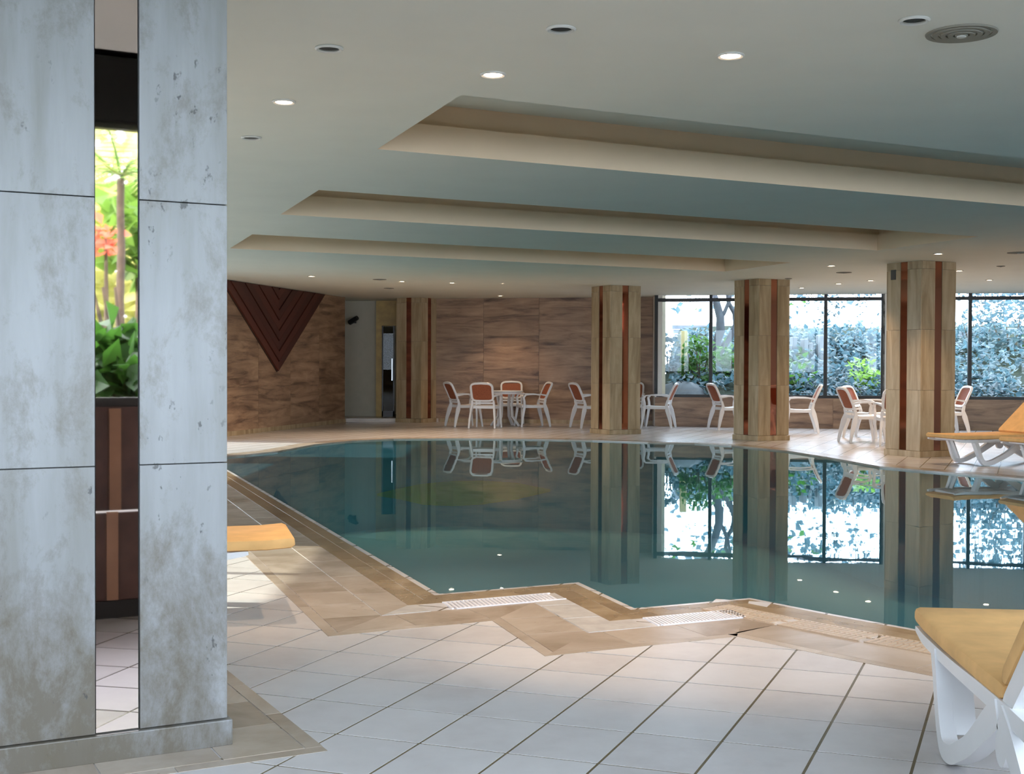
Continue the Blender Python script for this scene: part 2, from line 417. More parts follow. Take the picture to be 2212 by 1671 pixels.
# ceiling with three stepped coffers
CW = C4.normalized()*1.86; CL = C3.normalized()*7.77
COF = [V2(-.923,8.694)-CW, V2(-2.271,12.482)-CW, V2(-3.58,16.15)-CW]
holes = [[o_, o_+CL, o_+CL+CW, o_+CW] for o_ in COF]
bay = -1.97                                                       # the slab stops over the camera; a taller bay lies behind
def nline(c, x): return V2(x, (c-.466*x)/-.885)
CEIL = [nline(bay, -6.7), nline(bay, 12.0), V2(12.0,24.85), V2(3.15,26.6), V2(3.4,30.6), V2(-5.5,30.6), V2(-6.7,21.2)]
ceiling = fill('ceiling', CEIL, holes, CE, 'ceiling_paint', down=True); ceiling['kind'] = 'structure'
for o_ in COF:
    q0 = [o_, o_+CL, o_+CL+CW, o_+CW]
    ins = C4.normalized()*.07
    q1 = [p for p in offset(q0[::-1], .07)[::-1]]
    m = MB()
    def ring(qa, za, qb, zb):
        vs = [(p.x, p.y, za) for p in qa]+[(p.x, p.y, zb) for p in qb]
        m.add(vs, [(i, i+4, (i+1) % 4+4, (i+1) % 4) for i in range(4)])
    qi = q0
    inset = lambda q, d: [q[0]+(C3.normalized()+C4.normalized())*d, q[1]+(-C3.normalized()+C4.normalized())*d, q[2]+(-C3.normalized()-C4.normalized())*d, q[3]+(C3.normalized()-C4.normalized())*d]
    q1 = inset(q0, -.08)
    ring(q0, CE, q0, CE+.20); ring(q0, CE+.20, q1, CE+.20); ring(q1, CE+.20, q1, CE+.36)
    m.build('coffer', 'coffer_paint', ceiling)
    m = MB(); m.add([(p.x, p.y, CE+.36) for p in q1], [(0,3,2,1)]); m.build('coffer_soffit', 'ceiling_paint', ceiling)
m = MB(); m.prism([tuple(p) for p in CEIL], CE+.6, CE+.7); rf = m.build('roof_slab', 'plaster_white', ceiling)
# tall bay behind the camera
B0 = [V2(-6.7,-3.9), V2(12.0,5.9), nline(bay,12.0), nline(bay,-6.7)]
bc = fill('ceiling_bay', B0, [], 4.3, 'ceiling_paint', down=True); bc['kind'] = 'structure'
m = MB(); m.wall(nline(bay,-6.7), nline(bay,12.0), -.12, CE, 4.3); o = m.build('trim_1', 'plaster_white', fix=True); o['kind'] = 'structure'

def panel_wall(name, a, b, z0, z1, th=.2, mat='wall_stone', pw=1.35, ph=.84, panels=True, side=1):
    """stone wall from a to b; its panels stand proud on the room side"""
    a = V2(*a); b = V2(*b); d = (b-a); L = d.length; d.normalize(); n = V2(d.y, -d.x)*side
    m = MB(); m.prism([tuple(a-n*.012), tuple(b-n*.012), tuple(b-n*th), tuple(a-n*th)], z0, z1)
    w_ = m.build(name, mat, fix=True); w_['kind'] = 'structure'
    if panels:
        nx = max(1, round(L/pw)); z = z0
        while z < z1-.02:
            zt = min(z+ph, z1)
            for i in range(nx):
                p = a+d*(L*i/nx+.004); q = a+d*(L*(i+1)/nx-.004)
                pm = MB(); pm.prism([tuple(p), tuple(q), tuple(q-n*.012), tuple(p-n*.012)], z+.003, zt-.003)
                pm.build('panel', mat, w_)
            z = zt
    return w_
# n points to the room: walls listed so that the room is on the right-hand side of a->b
panel_wall('wall_far_left', LA, LB, 0, CE)
panel_wall('wall_far', BW1-(BW2-BW1).normalized()*.25, BW2, 0, CE)
m = MB(); m.wall(BW2, WP, -.15, 0, CE); o = m.build('trim_2', 'plaster_white', fix=True); o['kind'] = 'structure'
# left wall with its row of windows (hidden behind the pillar, lets the low sun in)
m = MB(); LX = -6.5
m.box(LX-.2, -3.76, 0, LX, 21, .35); m.box(LX-.2, -3.76, 2.62, LX, 21, CE)
for y0, y1 in ((-3.76,6.9),(9.3,10.4),(16.6,17.8),(20.9,21.1)): m.box(LX-.2, y0, .35, LX, y1, 2.62)
m.box(LX-.2, 6.9, 2.2, LX, 9.3, 2.62); m.box(LX-.2, 10.4, 1.5, LX, 16.6, 2.62); m.box(LX-.2, 17.8, 2.1, LX, 20.9, 2.62); m.box(LX-.2, 17.8, .35, LX, 20.9, .62)
o = m.build('wall_left', 'plaster_white', fix=True); o['kind'] = 'structure'
m = MB(); m.wall((-6.6,21.0), LA, -.15, 0, CE); o = m.build('wall_left_return', 'plaster_white', fix=True); o['kind'] = 'structure'
m = MB(); m.box(LX-.2, -3.9, 2.62, LX, 4, 4.35); o = m.build('trim_3', 'plaster_white', fix=True); o['kind'] = 'structure'
m = MB(); m.box(11.8, 5.5, 0, 12.0, 24.9, CE); m.box(11.8, 5.5, CE, 12.0, 10, 4.35); o = m.build('wall_right', 'plaster_white', fix=True); o['kind'] = 'structure'

# windows
def window(name, a, d, marks, z0, z1, zt, n, mat='frame_black', bw=.07):
    """marks: distances along d of the posts; panes between"""
    root = empty(name, (0,0,0)); root['kind'] = 'structure'
    for t_ in marks:
        p = a+d*t_; m = MB(); m.prism([tuple(p-d*bw/2-n*.05), tuple(p+d*bw/2-n*.05), tuple(p+d*bw/2+n*.05), tuple(p-d*bw/2+n*.05)], z0, zt); m.build('mullion', mat, root)
    for zz, h_ in ((z0-.03, .06), (z1, .07)):
        p = a+d*marks[0]; q = a+d*marks[-1]; m = MB(); m.prism([tuple(p-n*.045), tuple(q-n*.045), tuple(q+n*.045), tuple(p+n*.045)], zz, zz+h_); m.build('rail', mat, root)
    for t0, t1 in zip(marks, marks[1:]):
        p = a+d*(t0+bw/2); q = a+d*(t1-bw/2)
        m = MB(); m.prism([tuple(p-n*.004), tuple(q-n*.004), tuple(q+n*.004), tuple(p+n*.004)], z0+.03, z1); m.build('pane', 'window_glass', root)
    return root
WN = V2(WD.y, -WD.x)                                             # to the room
tt = lambda px: (on_line(px, WP, WD)-WP).dot(WD)
w1 = [tt(x) for x in (1417,1535,1659,1783,1907)]; w2 = [tt(x) for x in (1973,2095,2219,2343,2467)]
Lw = (RF-WP).length
window('window_1', WP-WN*.05, WD, w1, .64, 2.585, CE, WN)
window('window_2', WP-WN*.05, WD, [x for x in w2 if x < Lw], .64, 2.585, CE, WN)
panel_wall('wall_far_right', WP, RF, 0, .61, pw=1.9, ph=.61)
for k, (t0, t1) in enumerate(((0, w1[0]), (w1[-1], w2[0]), ([x for x in w2 if x < Lw][-1], Lw))):
    if t1-t0 > .05:
        m = MB(); m.wall(WP+WD*t0, WP+WD*t1, -.2, .61, CE); o = m.build('trim_%d' % (4+k), 'plaster_white', fix=True); o['kind'] = 'structure'
# wall behind the camera with tall garden windows
bd = C3.normalized(); b0 = N3*.30
sL, sR = -7.5, 13.0
panel_wall('wall_behind', b0+bd*sR, b0+bd*sL, 0, .97, mat='bench_stone', panels=False)
m = MB(); m.wall(b0+bd*sR, b0+bd*sL, -.2, 2.83, 4.3); o = m.build('wall_behind_top', 'frame_black', fix=True); o['kind'] = 'structure'
window('window_3', b0+N3*.08, bd, [sL+1.42*k for k in range(15)], 1.0, 2.79, 2.83, N3)
window('window_4', V2(LX-.1, 0), V2(0,1), [6.9,8.1,9.3], .38, 2.14, 2.2, V2(1,0))
window('window_6', V2(LX-.1, 0), V2(0,1), [10.4,12.5,14.5,16.6], .38, 1.44, 1.5, V2(1,0))
window('window_5', V2(LX-.1, 0), V2(0,1), [17.8,20.9], .65, 2.04, 2.1, V2(1,0))
pc_ = (WP+WD*(Lw/2)+WN*.12); portal('portal_far', (pc_.x, pc_.y, 1.65), (WN.x, WN.y, 0), Lw, 2.1)
pc_ = b0+bd*2.7-N3*.05; portal('portal_behind', (pc_.x, pc_.y, 1.95), (-N3.x, -N3.y, 0), 20, 2.0)
portal('portal_side', (LX+.05, 13.9, 1.3), (1,0,0), 14.2, 1.9)

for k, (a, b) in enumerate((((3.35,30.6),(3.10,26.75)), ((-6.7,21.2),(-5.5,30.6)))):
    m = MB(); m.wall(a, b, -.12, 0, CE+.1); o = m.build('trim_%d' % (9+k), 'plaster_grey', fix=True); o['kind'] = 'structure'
# niche at the far end of the room: step, plaster wall, ochre door case, glass door
m = MB(); m.prism([(-4.6,27.75), (-1.2,28.15), (-1.2,30.6), (-4.9,30.6)], 0, .08); st_ = m.build('niche_step', 'band_stone', fix=True); tag(st_, kind='structure')
P_ = lambda px, y: V2((px-1106)/FPX*y, y)
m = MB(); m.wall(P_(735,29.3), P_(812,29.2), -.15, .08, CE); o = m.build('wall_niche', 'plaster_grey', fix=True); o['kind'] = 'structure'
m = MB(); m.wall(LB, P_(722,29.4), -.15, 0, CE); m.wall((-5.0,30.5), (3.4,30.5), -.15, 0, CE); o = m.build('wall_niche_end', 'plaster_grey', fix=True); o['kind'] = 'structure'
dr = empty('door_1'); dr['kind'] = 'structure'
m = MB(); m.wall(P_(812,29.1), P_(825,29.1), -.2, .08, CE); m.wall(P_(825,29.1), P_(872,29.1), -.2, 2.15, CE); m.build('door_case', 'ochre_wood', dr, fix=True)
m = MB(); m.wall(P_(826,29.12), P_(852,29.12), -.03, .1, 2.13); m.build('pane', 'door_glass', dr, fix=True)
m = MB(); m.wall(P_(824.5,29.1), P_(827.5,29.1), -.06, .08, 2.15); m.wall(P_(849,29.1), P_(852,29.1), -.06, .08, 2.15); m.wall(P_(825,29.1), P_(852,29.1), -.06, .08, .2); m.build('door_frame', 'frame_brown', dr, fix=True)
m = MB(); m.bar((*P_(847,29.0), .9), (*P_(847,29.0), 1.4), .03); m.build('handle', 'steel', dr)
# baseboards
m = MB(); m.wall(BW1+V2(0,-.0), BW2, .015, 0, .08); o = m.build('baseboard_far', 'column_stone', fix=True); o['kind'] = 'structure'
m = MB(); m.wall(LA, LB, .015, 0, .08); o = m.build('baseboard_far_left', 'column_stone', fix=True); o['kind'] = 'structure'

# ------------------------------------------------------------------ pool edge: lip, coping, slabs, grates, border
O = {d: offset(LOOP, d) for d in (0, .035, .13, .25, .45, .74, .80, .30, .04)}
root_edge = tag(empty('pool_edge'), 'tan stone coping, pale slabs and travertine border framing the near side of the pool', 'pool edge')
def band(i, d0, d1, L, mat, nm, parent, z0=-.02, z1=.006, gap=.004, t0=0.0, skip=None):
    a, b, c, e = O[d0][i], O[d0][(i+1) % n_], O[d1][(i+1) % n_], O[d1][i]
    d = (b-a).normalized(); quad = [a, b, c, e]; base = LOOP[i]
    lo = min((p-base).dot(d) for p in quad); hi = max((p-base).dot(d) for p in quad)
    k = max(1, round((hi-lo)/L)); st = (hi-lo)/k
    nrm = V2(d.y, -d.x)
    out = []
    for j in range(k):
        s0, s1 = lo+st*j, lo+st*(j+1)
        if skip and skip[0] < (s0+s1)/2 < skip[1]: continue
        pg = quad
        if j: pg = clip(pg, base+d*(s0+gap/2), d)
        if j < k-1: pg = clip(pg, base+d*(s1-gap/2), -d)
        pg = clip(pg, base+nrm*(d0+gap/2), nrm); pg = clip(pg, base+nrm*(d1-gap/2), -nrm) if len(pg) > 2 else pg
        if area(pg) > 2e-4:
            m = MB(); m.prism([tuple(p) for p in pg], z0, z1); out.append(m.build(nm, mat, parent))
    return out
for i in range(0, NN-1):
    L_ = (LOOP[i+1]-LOOP[i]).length
    band(i, 0, .035, .6, 'lip_stone', 'lip', root_edge, -.05, -.008)
    band(i, .035, .13, .33, 'coping_stone', 'coping_tile', root_edge, z1=.001)
    band(i, .13, .25, .33, 'coping_stone', 'coping_tile', root_edge, z1=.0015)
    skip = {2: (-.10,.62), 4: (-.12,.44), 5: (.05,9), 6: (-9,9), 7: (-9,.45)}.get(i)
    band(i, .25, .45, .30 if i in (2,3,4) else .6, 'slab_white' if i in (2,3,4) else 'band_stone', 'slab', root_edge, z1=.0035, gap=.008, skip=skip)
    band(i, .45, .74, .36, 'band_stone', 'border_tile', root_edge, z1=.002)
    band(i, .74, .80, .72, 'band_stone', 'edging_strip', root_edge, z1=.0025)
edge2 = tag(empty('far_coping'), 'thin pale stone coping along the far side of the pool', 'pool edge')
for i in list(range(NN-1, n_-1)) + [n_-1]:
    band(i, 0, .04, .9, 'band_stone', 'lip', edge2, -.05, .008)
    band(i, .04, .30, .6, 'band_stone', 'coping_tile', edge2, z1=.007)

def grate(i, s0, s1, rows, pitch, mat, label, lean=0.0, frame='slab_white'):
    a = LOOP[i]; d = (LOOP[i+1]-LOOP[i]).normalized(); n = V2(d.y, -d.x)
    g = tag(empty('drain_grate', (*(a+d*s0+n*.35), 0)), label, 'drain grate'); bx, by = g.location.x, g.location.y
    loc = lambda s, t: (a.x+d.x*s+n.x*t-bx, a.y+d.y*s+n.y*t-by)
    m = MB(); m.prism([loc(s0,.25), loc(s1,.25), loc(s1,.45), loc(s0,.45)], -.03, -.001); m.build('gutter', 'gutter_dark', g, fix=True)
    m = MB()
    for t0, t1 in [(.252,.262), (.438,.448)] + ([(.345,.355)] if rows == 2 else []): m.prism([loc(s0,t0), loc(s1,t0), loc(s1,t1), loc(s0,t1)], .0, .006)
    m.build('frame', mat, g, fix=True)
    k = int((s1-s0)/pitch)
    rr = [(.262,.438)] if rows == 1 else [(.262,.345), (.355,.438)]
    for (t0, t1) in rr:
        for j in range(k):
            s = s0+pitch*(j+.22); wd = pitch*.54
            m = MB(); m.prism([loc(s,t0), loc(s+wd,t0), loc(s+wd+lean,t1), loc(s+lean,t1)], .0, .0065); m.build('slat', mat, g)
    return g
grate(2, -.09, .55, 1, .024, 'grate_white', 'white slatted drain grate in the first notch of the pool edge', -.03)
grate(4, -.10, .42, 1, .020, 'grate_white', 'white fine-slatted drain grate in the second notch of the pool edge', -.03)
L5 = (LOOP[6]-LOOP[5]).length; L6 = (LOOP[7]-LOOP[6]).length
grate(5, .08, L5, 2, .030, 'grate_tan', 'tan two-row drain grate along the slanting pool edge, far half', .0)
grate(7, .0, .42, 2, .030, 'grate_tan', 'short tan drain grate end tucked beside the near lounger', .0)
grate(6, .0, L6, 2, .030, 'grate_tan', 'tan two-row drain grate along the slanting pool edge, half beside the lounger', .0)

# ------------------------------------------------------------------ floor tiles (only where they can be told apart)
PC = at(503,1609)                                                # plinth corner of the near pillar
PX = C3.normalized(); PY = V2(-PX.y, PX.x)                       # column axes
SQ = .66
cuts = [[O[.80][i], O[.80][(i+1) % n_], O[0][(i+1) % n_], O[0][i]] for i in range(NN-1)] + [[LOOP[i] for i in (1,2,3,10,24)]]
pb = at(709,1622); pbc = [pb, pb-PX*1.45, pb-PX*1.45+PY*1.40, pb+PY*1.40]       # border square round the pillar
cuts.append([p*1.0 for p in pbc])
pool_test = [ccw([LOOP[i] for i in idx]) for idx in ((1,2,3),(3,4,5),(2,3,4))]
ntile = 0
for i in range(-14, 24):
    for j in range(-14, 14):
        o_ = TP+TA*i+TB*j; g = .0050
        ua = TA.normalized()*g; ub = TB.normalized()*g
        q = [o_+ua+ub, o_+TA-ua+ub, o_+TA+TB-ua-ub, o_+TB+ua-ub]
        c = o_+(TA+TB)/2
        px, py = proj(c.x, c.y, 0)
        seen = -60 < px < 2290 and py < 1760 and c.y > 2.9
        refl = (c-V2(-.25,3.0)).length < .75
        if not (seen or refl) or c.y > 9.2: continue
        if seen and px < 420 and py < 1560 : continue
        # inside the pool or its bands?
        pcs = [q]
        for qd in cuts: pcs = subtract(pcs, qd)
        pcs = [p for p in pcs if area(p) > 2e-4]
        if not pcs: continue
        # reject tiles over the water
        inside = False; cc = sum(pcs[0], V2(0,0))/len(pcs[0]); x, y = cc
        for k in range(n_):
            a, b = LOOP[k], LOOP[(k+1) % n_]
            if (a.y > y) != (b.y > y) and x < (b.x-a.x)*(y-a.y)/(b.y-a.y)+a.x: inside = not inside
        if inside: continue
        m = MB(); dz = random.uniform(-.0006, .0006)
        for p in pcs: m.prism([tuple(v) for v in p], -.004, .0014+dz*.5)
        m.build('tile', 'floor_tile', floor); ntile += 1
print('tiles', ntile)
# border strips round the pillar
brd = tag(empty('pillar_border'), 'brown travertine floor border laid square around the near pillar', 'floor border')
def strip_sq(ca, d, n, L, w0, w1, k, mat, nm):
    for j in range(k):
        a = ca+d*(L*j/k+.002); b = ca+d*(L*(j+1)/k-.002)
        m = MB(); m.prism([tuple(a+n*w0), tuple(b+n*w0), tuple(b+n*w1), tuple(a+n*w1)], -.004, .0025); m.build(nm, mat, brd)
strip_sq(pb, -PX, PY, 1.45, 0, .055, 3, 'band_stone', 'edging_strip')
strip_sq(pb-PX*.0+PY*.055, PY, -PX, 1.345, 0, .055, 3, 'band_stone', 'edging_strip')
strip_sq(pb-PX*.055+PY*.06, PY, -PX, 1.30, .004, .27, 4, 'band_stone', 'border_tile')
strip_sq(pb-PX*.33+PY*.06, -PX, PY, 1.1, .0, .20, 3, 'band_stone', 'border_tile')

# ------------------------------------------------------------------ columns
def column(near, ax, ay, label, stone, mir, s=SQ, sh=0.0):
    """near: corner closest to the camera; ax / ay: directions of its two faces"""
    root = tag(empty('stone_column', (*(near+ax*s/2+ay*s/2), 0)), label, 'column')
    ctr = V2(root.location.x, root.location.y)
    def pg(pts, z0, z1, nm, mat, bevel=0.0):
        m = MB(); m.prism([tuple(p-ctr) for p in pts], z0, z1); return m.build(nm, mat, root, fix=True, bevel=bevel)
    e = .022
    inn = near+ax*e+ay*e
    pg([inn, inn+ax*(s-2*e), inn+ax*(s-2*e)+ay*(s-2*e), inn+ay*(s-2*e)], .0, CE, 'core', 'box_dark')
    faces = [(near, ax, ay), (near+ax*s, ay, -ax), (near+ax*s+ay*s, -ax, -ay), (near+ay*s, -ay, ax)]
    mw = .138; sw = (s-mw)/2
    for c0, d, n in faces:
        for z0, z1 in ((.088,.93),(.93,1.77),(1.77,2.61),(2.61,CE)):
            for t0, t1 in ((e+.001, sw+sh), (sw+sh+mw, s-.001)):
                pg([c0+d*t0, c0+d*t1, c0+d*t1+n*(e-.001), c0+d*t0+n*(e-.001)], z0+.0015, z1-.0015, 'slab', stone, .0015)
        a_ = c0+d*(sw+sh+.004)+n*.010; b_ = c0+d*(sw+sh+mw-.004)+n*.010
        pg([a_, b_, b_+n*.011, a_+n*.011], .09, CE, 'mirror_strip', mir)
    o_ = near-ax*.014-ay*.014; S2 = s+.028
    pg([o_, o_+ax*S2, o_+ax*S2+ay*S2, o_+ay*S2], 0, .086, 'plinth', stone, .004)
    return root
SN = .73; nearc = PC-PX*(SN+.014)+PY*.014
column(nearc, PX, PY, 'big pale travertine pillar with a mirror strip, filling the left of the view', 'pillar_stone', 'mirror_rose', SN, .015)
column(V2(1.779,23.126), PX, PY, 'stone column by the far wall, leftmost of the three beyond the pool', 'column_stone', 'mirror_copper')
column(V2(4.12,21.30), PX, PY, 'stone column hiding the middle of the first window, middle of the three beyond the pool', 'column_stone', 'mirror_copper')
c2_ = column(V2(5.638,17.569), PX, PY, 'largest stone column beyond the pool, just left of the far loungers', 'column_stone', 'mirror_copper')
a34 = R(31); column(at(909,913), V2(math.sin(a34), math.cos(a34)), V2(-math.cos(a34), math.sin(a34)), 'dim stone column with dark strips beside the niche, left of the far wall', 'column_stone', 'mirror_copper')
# small box high on the big column
p = V2(5.638,17.569)+PY*.48-PX*.012; z = HC+(788-588)*17.9/FPX
m = MB(); m.prism([tuple(q_) for q_ in (V2(0,0), PY*.09, PY*.09+PX*.03, PX*.03)], -.07, .07)
m.box(-.004, .01, -.03, .004, .03, .03)
bx = m.build('wall_box', 'box_dark', fix=True, bevel=.004); bx.location = (p.x, p.y, z); tag(bx, 'small dark box fixed high on the largest stone column', 'wall box')

# ------------------------------------------------------------------ triangular slatted panel on the left far wall
wd_ = (LB-LA).normalized(); wn_ = V2(wd_.y, -wd_.x)
apx = V2(-4.478,24.194); ztop = CE-.01; zap = 1.12; half = 2.35
tri = tag(empty('wooden_wall_panel', (apx.x, apx.y, 0)), 'dark red slatted wooden panel shaped as a downward triangle on the left far wall', 'wall panel')
K = 8; H = ztop-zap
def w3(u, z, o_): return (wd_.x*u+wn_.x*o_, wd_.y*u+wn_.y*o_, z)
for sg in (-1, 1):
    for k in range(K):
        f0, f1 = k/K, (k+1)/K
        # plank between the V lines at f0 and f1 (offset of the apex upwards), clipped by the top
        za, zb = zap+H*f0*.98, zap+H*f1*.98
        ua, ub = half*(ztop-za)/H, half*(ztop-zb)/H
        g = .012
        pts = [(0, za+g), (ua-g, ztop), (ub+g, ztop), (0, zb-g)]
        if ub < .02: pts = [(0, za+g), (ua-g, ztop), (0, ztop)]
        dep = .05+.012*(k % 2)
        n = len(pts); vs = [w3(sg*u, z, .0) for u, z in pts]+[w3(sg*u, z, dep) for u, z in pts]
        m = MB(); m.add(vs, [tuple(range(n)), tuple(range(2*n-1, n-1, -1))]+[(i, (i+1) % n, (i+1) % n+n, i+n) for i in range(n)])
        m.build('slat', 'wood_red', tri, fix=True)
m = MB(); m.add([w3(0, zap-.01, .0), w3(half+.01, ztop, .0), w3(-half-.01, ztop, .0), w3(0, zap-.01, .015), w3(half+.01, ztop, .015), w3(-half-.01, ztop, .015)], [(0,1,2),(5,4,3),(0,3,4,1),(1,4,5,2),(2,5,3,0)])
m.build('backing', 'frame_brown', tri, fix=True)
# small spotlight on the plaster of the niche
p = P_(764,29.1); z = HC+(788-692)*29.1/FPX
sp = tag(empty('wall_spotlight', (p.x, p.y, z)), 'small dark spotlight on the grey niche wall', 'spotlight')
m = MB(); m.tube([(0,.05,0), (0,-.08,0)], .02); m.box(-.05,.03,-.06,.05,.1,.06); m.build('bracket', 'frame_black', sp)
m = MB(); m.tube([(-.09,-.04,-.05), (.0,-.1,.0), (.1,-.16,.06)], [.06,.06,.05], 12); m.build('lamp_head', 'frame_black', sp)

# ------------------------------------------------------------------ ceiling fittings
def downlight(px, py, label, lit=True, rad=.047, energy=80, cone=70):
    p = at(px, py, CE)
    g = tag(empty('downlight', (p.x, p.y, CE)), label, 'ceiling light')
    m = MB(); m.lathe([(rad, -.001), (rad+.018, -.001), (rad+.02, -.006), (rad+.012, -.012), (rad, -.008)], 28, ring=True); m.build('trim_ring', 'lamp_ring', g, smooth=True, fix=True)
    m = MB(); m.lathe([(rad, -.002), (rad*.8, -.006 if lit else -.003), (.002, -.007 if lit else -.003)], 28); m.build('lens', 'lamp_glow' if lit else 'lamp_hole', g, smooth=True, fix=True)
    if lit:
        l = bpy.data.lights.new('lamp', 'SPOT'); l.energy = energy; l.color = (1,.70,.46); l.spot_size = R(cone); l.spot_blend = .6; l.shadow_soft_size = .035
        o = bpy.data.objects.new('lamp', l); C.objects.link(o); o.parent = g; o.location = (0,0,-.03)
    return g
for px, py, lb in [
    (613,218,'lit ceiling downlight just right of the near pillar'),
    (1065,159,'lit ceiling downlight near the corner of the nearest coffer'),
    (1578,118,'brightest lit downlight on the near ceiling right of centre'),
    (673,596,'small lit downlight before the red triangular panel'),
    (868,607,'lit far downlight in front of the dim niche column'),
    (977,610,'lit far downlight above the left table group, nearer of its pair'),
    (1081,638,'lit downlight close to the brown far wall'),
    (1086,611,'faint small downlight above the middle of the brown far wall'),
    (2027,547,'lit downlight in front of the largest column beyond the pool'),
    (1796,573,'lit downlight between the middle and the largest column, nearest of that bay'),
    (1811,612,'lit downlight over the middle of the first window, between two others'),
    (1881,605,'lit downlight by the left side of the largest column near the window'),
    (1732,621,'lit downlight hard by the window, right of the middle column'),
    (2072,584,'lit downlight just right of the top of the largest column'),
    (2137,604,'lit downlight before the second window')]:
    downlight(px, py, lb, rad=.030 if px == 1086 else .047, energy=190 if px == 1578 else 60 if py in (638,611,621,612) else 120 if px < 1100 and py > 500 else (110 if py > 500 else 100), cone=110 if py > 500 else 66)
for px, py, lb in [(711,103,'unlit dark downlight above the nearest coffer, left one of the unlit row'),
                   (1212,61,'unlit dark downlight at the top centre of the near ceiling'),
                   (1975,42,'unlit downlight with a white ring beside the big round speaker'),
                   (543,296,'unlit downlight next to the pillar edge')]:
    downlight(px, py, lb, False)
def vent(px, py, r, label, name='ceiling_vent', cat='ceiling vent'):
    p = at(px, py, CE)
    g = tag(empty(name, (p.x, p.y, CE)), label, cat)
    for k in range(5):
        a, b = r*(k+.15)/5, r*(k+.95)/5
        m = MB(); m.lathe([(max(a,.003), -.001), (b, -.001), (b-.1*r/5, -.006-.002*(5-k)), (max(a,.003), -.004-.002*(5-k))], 32, ring=True); m.build('louver_ring', 'speaker_grille', g, smooth=True, fix=True)
    m = MB(); m.lathe([(.002,-.012), (r*.13,-.012), (r*.13,-.02), (.002,-.022)], 20); m.build('hub', 'lamp_ring', g, fix=True)
    return g
vent(2077,71,.155,'large round grey ceiling speaker at the upper right', 'ceiling_speaker', 'ceiling speaker')
vent(1823,588,.12,'round dark ceiling vent between the middle and the largest column')
vent(2200,545,.14,'round dark ceiling vent above the far loungers')
vent(2162,574,.06,'small round vent behind the vent over the far loungers')
vent(820,603,.12,'pale round vent before the niche, nearer of two')
vent(840,622,.10,'pale round vent before the niche, farther of two')
vent(1703,601,.06,'small round vent just right of the top of the middle column')

# ------------------------------------------------------------------ armchairs and tables
def make_chair():
    root = empty('armchair'); P = 'plastic_white'
    w = .255
    # seat: shallow dished slab with rounded rim
    m = MB(); m.sweep([(0,-.22,.435),(0,-.12,.425),(0,.08,.43),(0,.20,.445),(0,.235,.43),(0,.235,.40)], (1,0,0), [.42,.44,.47,.47,.46,.46], [.02,.02,.02,.02,.02,.02]); m.build('seat', P, root, smooth=True, fix=True)
    m = MB(); m.box(-.22,-.22,.39,.22,-.20,.425); m.box(-.235,.2,.385,.235,.225,.42); m.box(-.235,-.2,.385,-.215,.21,.425); m.box(.215,-.2,.385,.235,.21,.425); m.build('seat_frame', P, root)
    def back(z): return -.215-.20*(z-.44)/.46*(.75+.25*(z-.44)/.46)
    # back frame ring
    path = []
    for k in range(28):
        a = 2*math.pi*k/28; cx, sz = math.cos(a), math.sin(a)
        x = .215*math.copysign(abs(cx)**.35, cx); z = .715+.165*math.copysign(abs(sz)**.35, sz)
        if sz > 0: z += .018*(1-(x/.215)**2); x *= 1.03
        path.append((x, back(z), z))
    m = MB(); m.sweep(path, (0,1,.35), .035, .038, closed=True); m.build('back_frame', P, root, smooth=True, fix=True)
    m = MB(); zs = [.56,.64,.72,.80,.87]
    vs = []
    for z in zs:
        for x in (-.195,-.1,0,.1,.195): vs.append((x, back(z)-.012*(1-(x/.2)**2)-.004, z))
    n = len(vs); vs += [(x, y+.008, z) for x, y, z in vs]
    fs = []
    for r_ in range(4):
        for c_ in range(4):
            i = r_*5+c_; fs += [(i,i+1,i+6,i+5), (n+i,n+i+5,n+i+6,n+i+1)]
    m.add(vs, fs); m.build('back_panel', 'sling_rust', root, smooth=True)
    m = MB(); m.box(-.20, back(.50)-.012, .485, .20, back(.50)+.012, .515); m.build('back_rail', P, root)
    for s in (-1, 1):
        m = MB(); m.sweep([(s*.215, back(.56), .56), (s*.222,-.235,.47), (s*.235,-.26,.36), (s*.255,-.31,.18), (s*.265,-.345,0)], (1,0,0), [.03,.035,.035,.032,.03], [.04,.05,.085,.06,.035]); m.build('leg', P, root, smooth=True, fix=True)
        m = MB(); m.sweep([(s*.262,.19,.64), (s*.258,.225,.60), (s*.25,.205,.52), (s*.245,.20,.42), (s*.25,.235,.2), (s*.258,.265,0)], (1,0,0), [.045,.04,.035,.035,.032,.028], [.03,.04,.04,.05,.04,.03]); m.build('leg', P, root, smooth=True, fix=True)
        m = MB(); m.sweep([(s*.222, back(.66), .635), (s*.25,-.15,.66), (s*.265,.05,.665), (s*.265,.17,.655), (s*.262,.215,.63)], (1,0,0), [.03,.05,.055,.055,.045], [.035,.025,.025,.025,.03]); m.build('armrest', P, root, smooth=True, fix=True)
    return root
ch0 = make_chair(); used = [False]
def chair(x, y, fx, fy, label, group):
    c = ch0 if not used[0] else copy_tree(ch0)
    used[0] = True; c.location = (x, y, .002); c.rotation_euler = (0, 0, math.atan2(fy, fx)-math.pi/2); tag(c, label, 'chair', group)
    return c
G1, G2, G3, G4 = 'chairs at the left far table', 'chairs at the table behind the leftmost column', 'chairs at the table behind the middle column', 'chairs at the table behind the largest column'
chair(-.95,26.1, 1,.45, 'white armchair at the left end of the far table, facing right, side on', G1)
chair(-.52,25.55, .22,.97, 'white armchair with its rust back to the pool, in front of the far table', G1)
chair(-.03,27.15, -.05,-1, 'white armchair behind the left far table against the brown wall', G1)
chair(.38,26.2, -.97,-.28, 'white armchair at the right end of the left far table, facing left', G1)
chair(1.60,25.72, 1,.4, 'white armchair just left of the leftmost column, partly hidden by it', G2)
chair(2.93,25.75, -1,.3, 'white armchair just right of the leftmost column, below the window corner', G2)
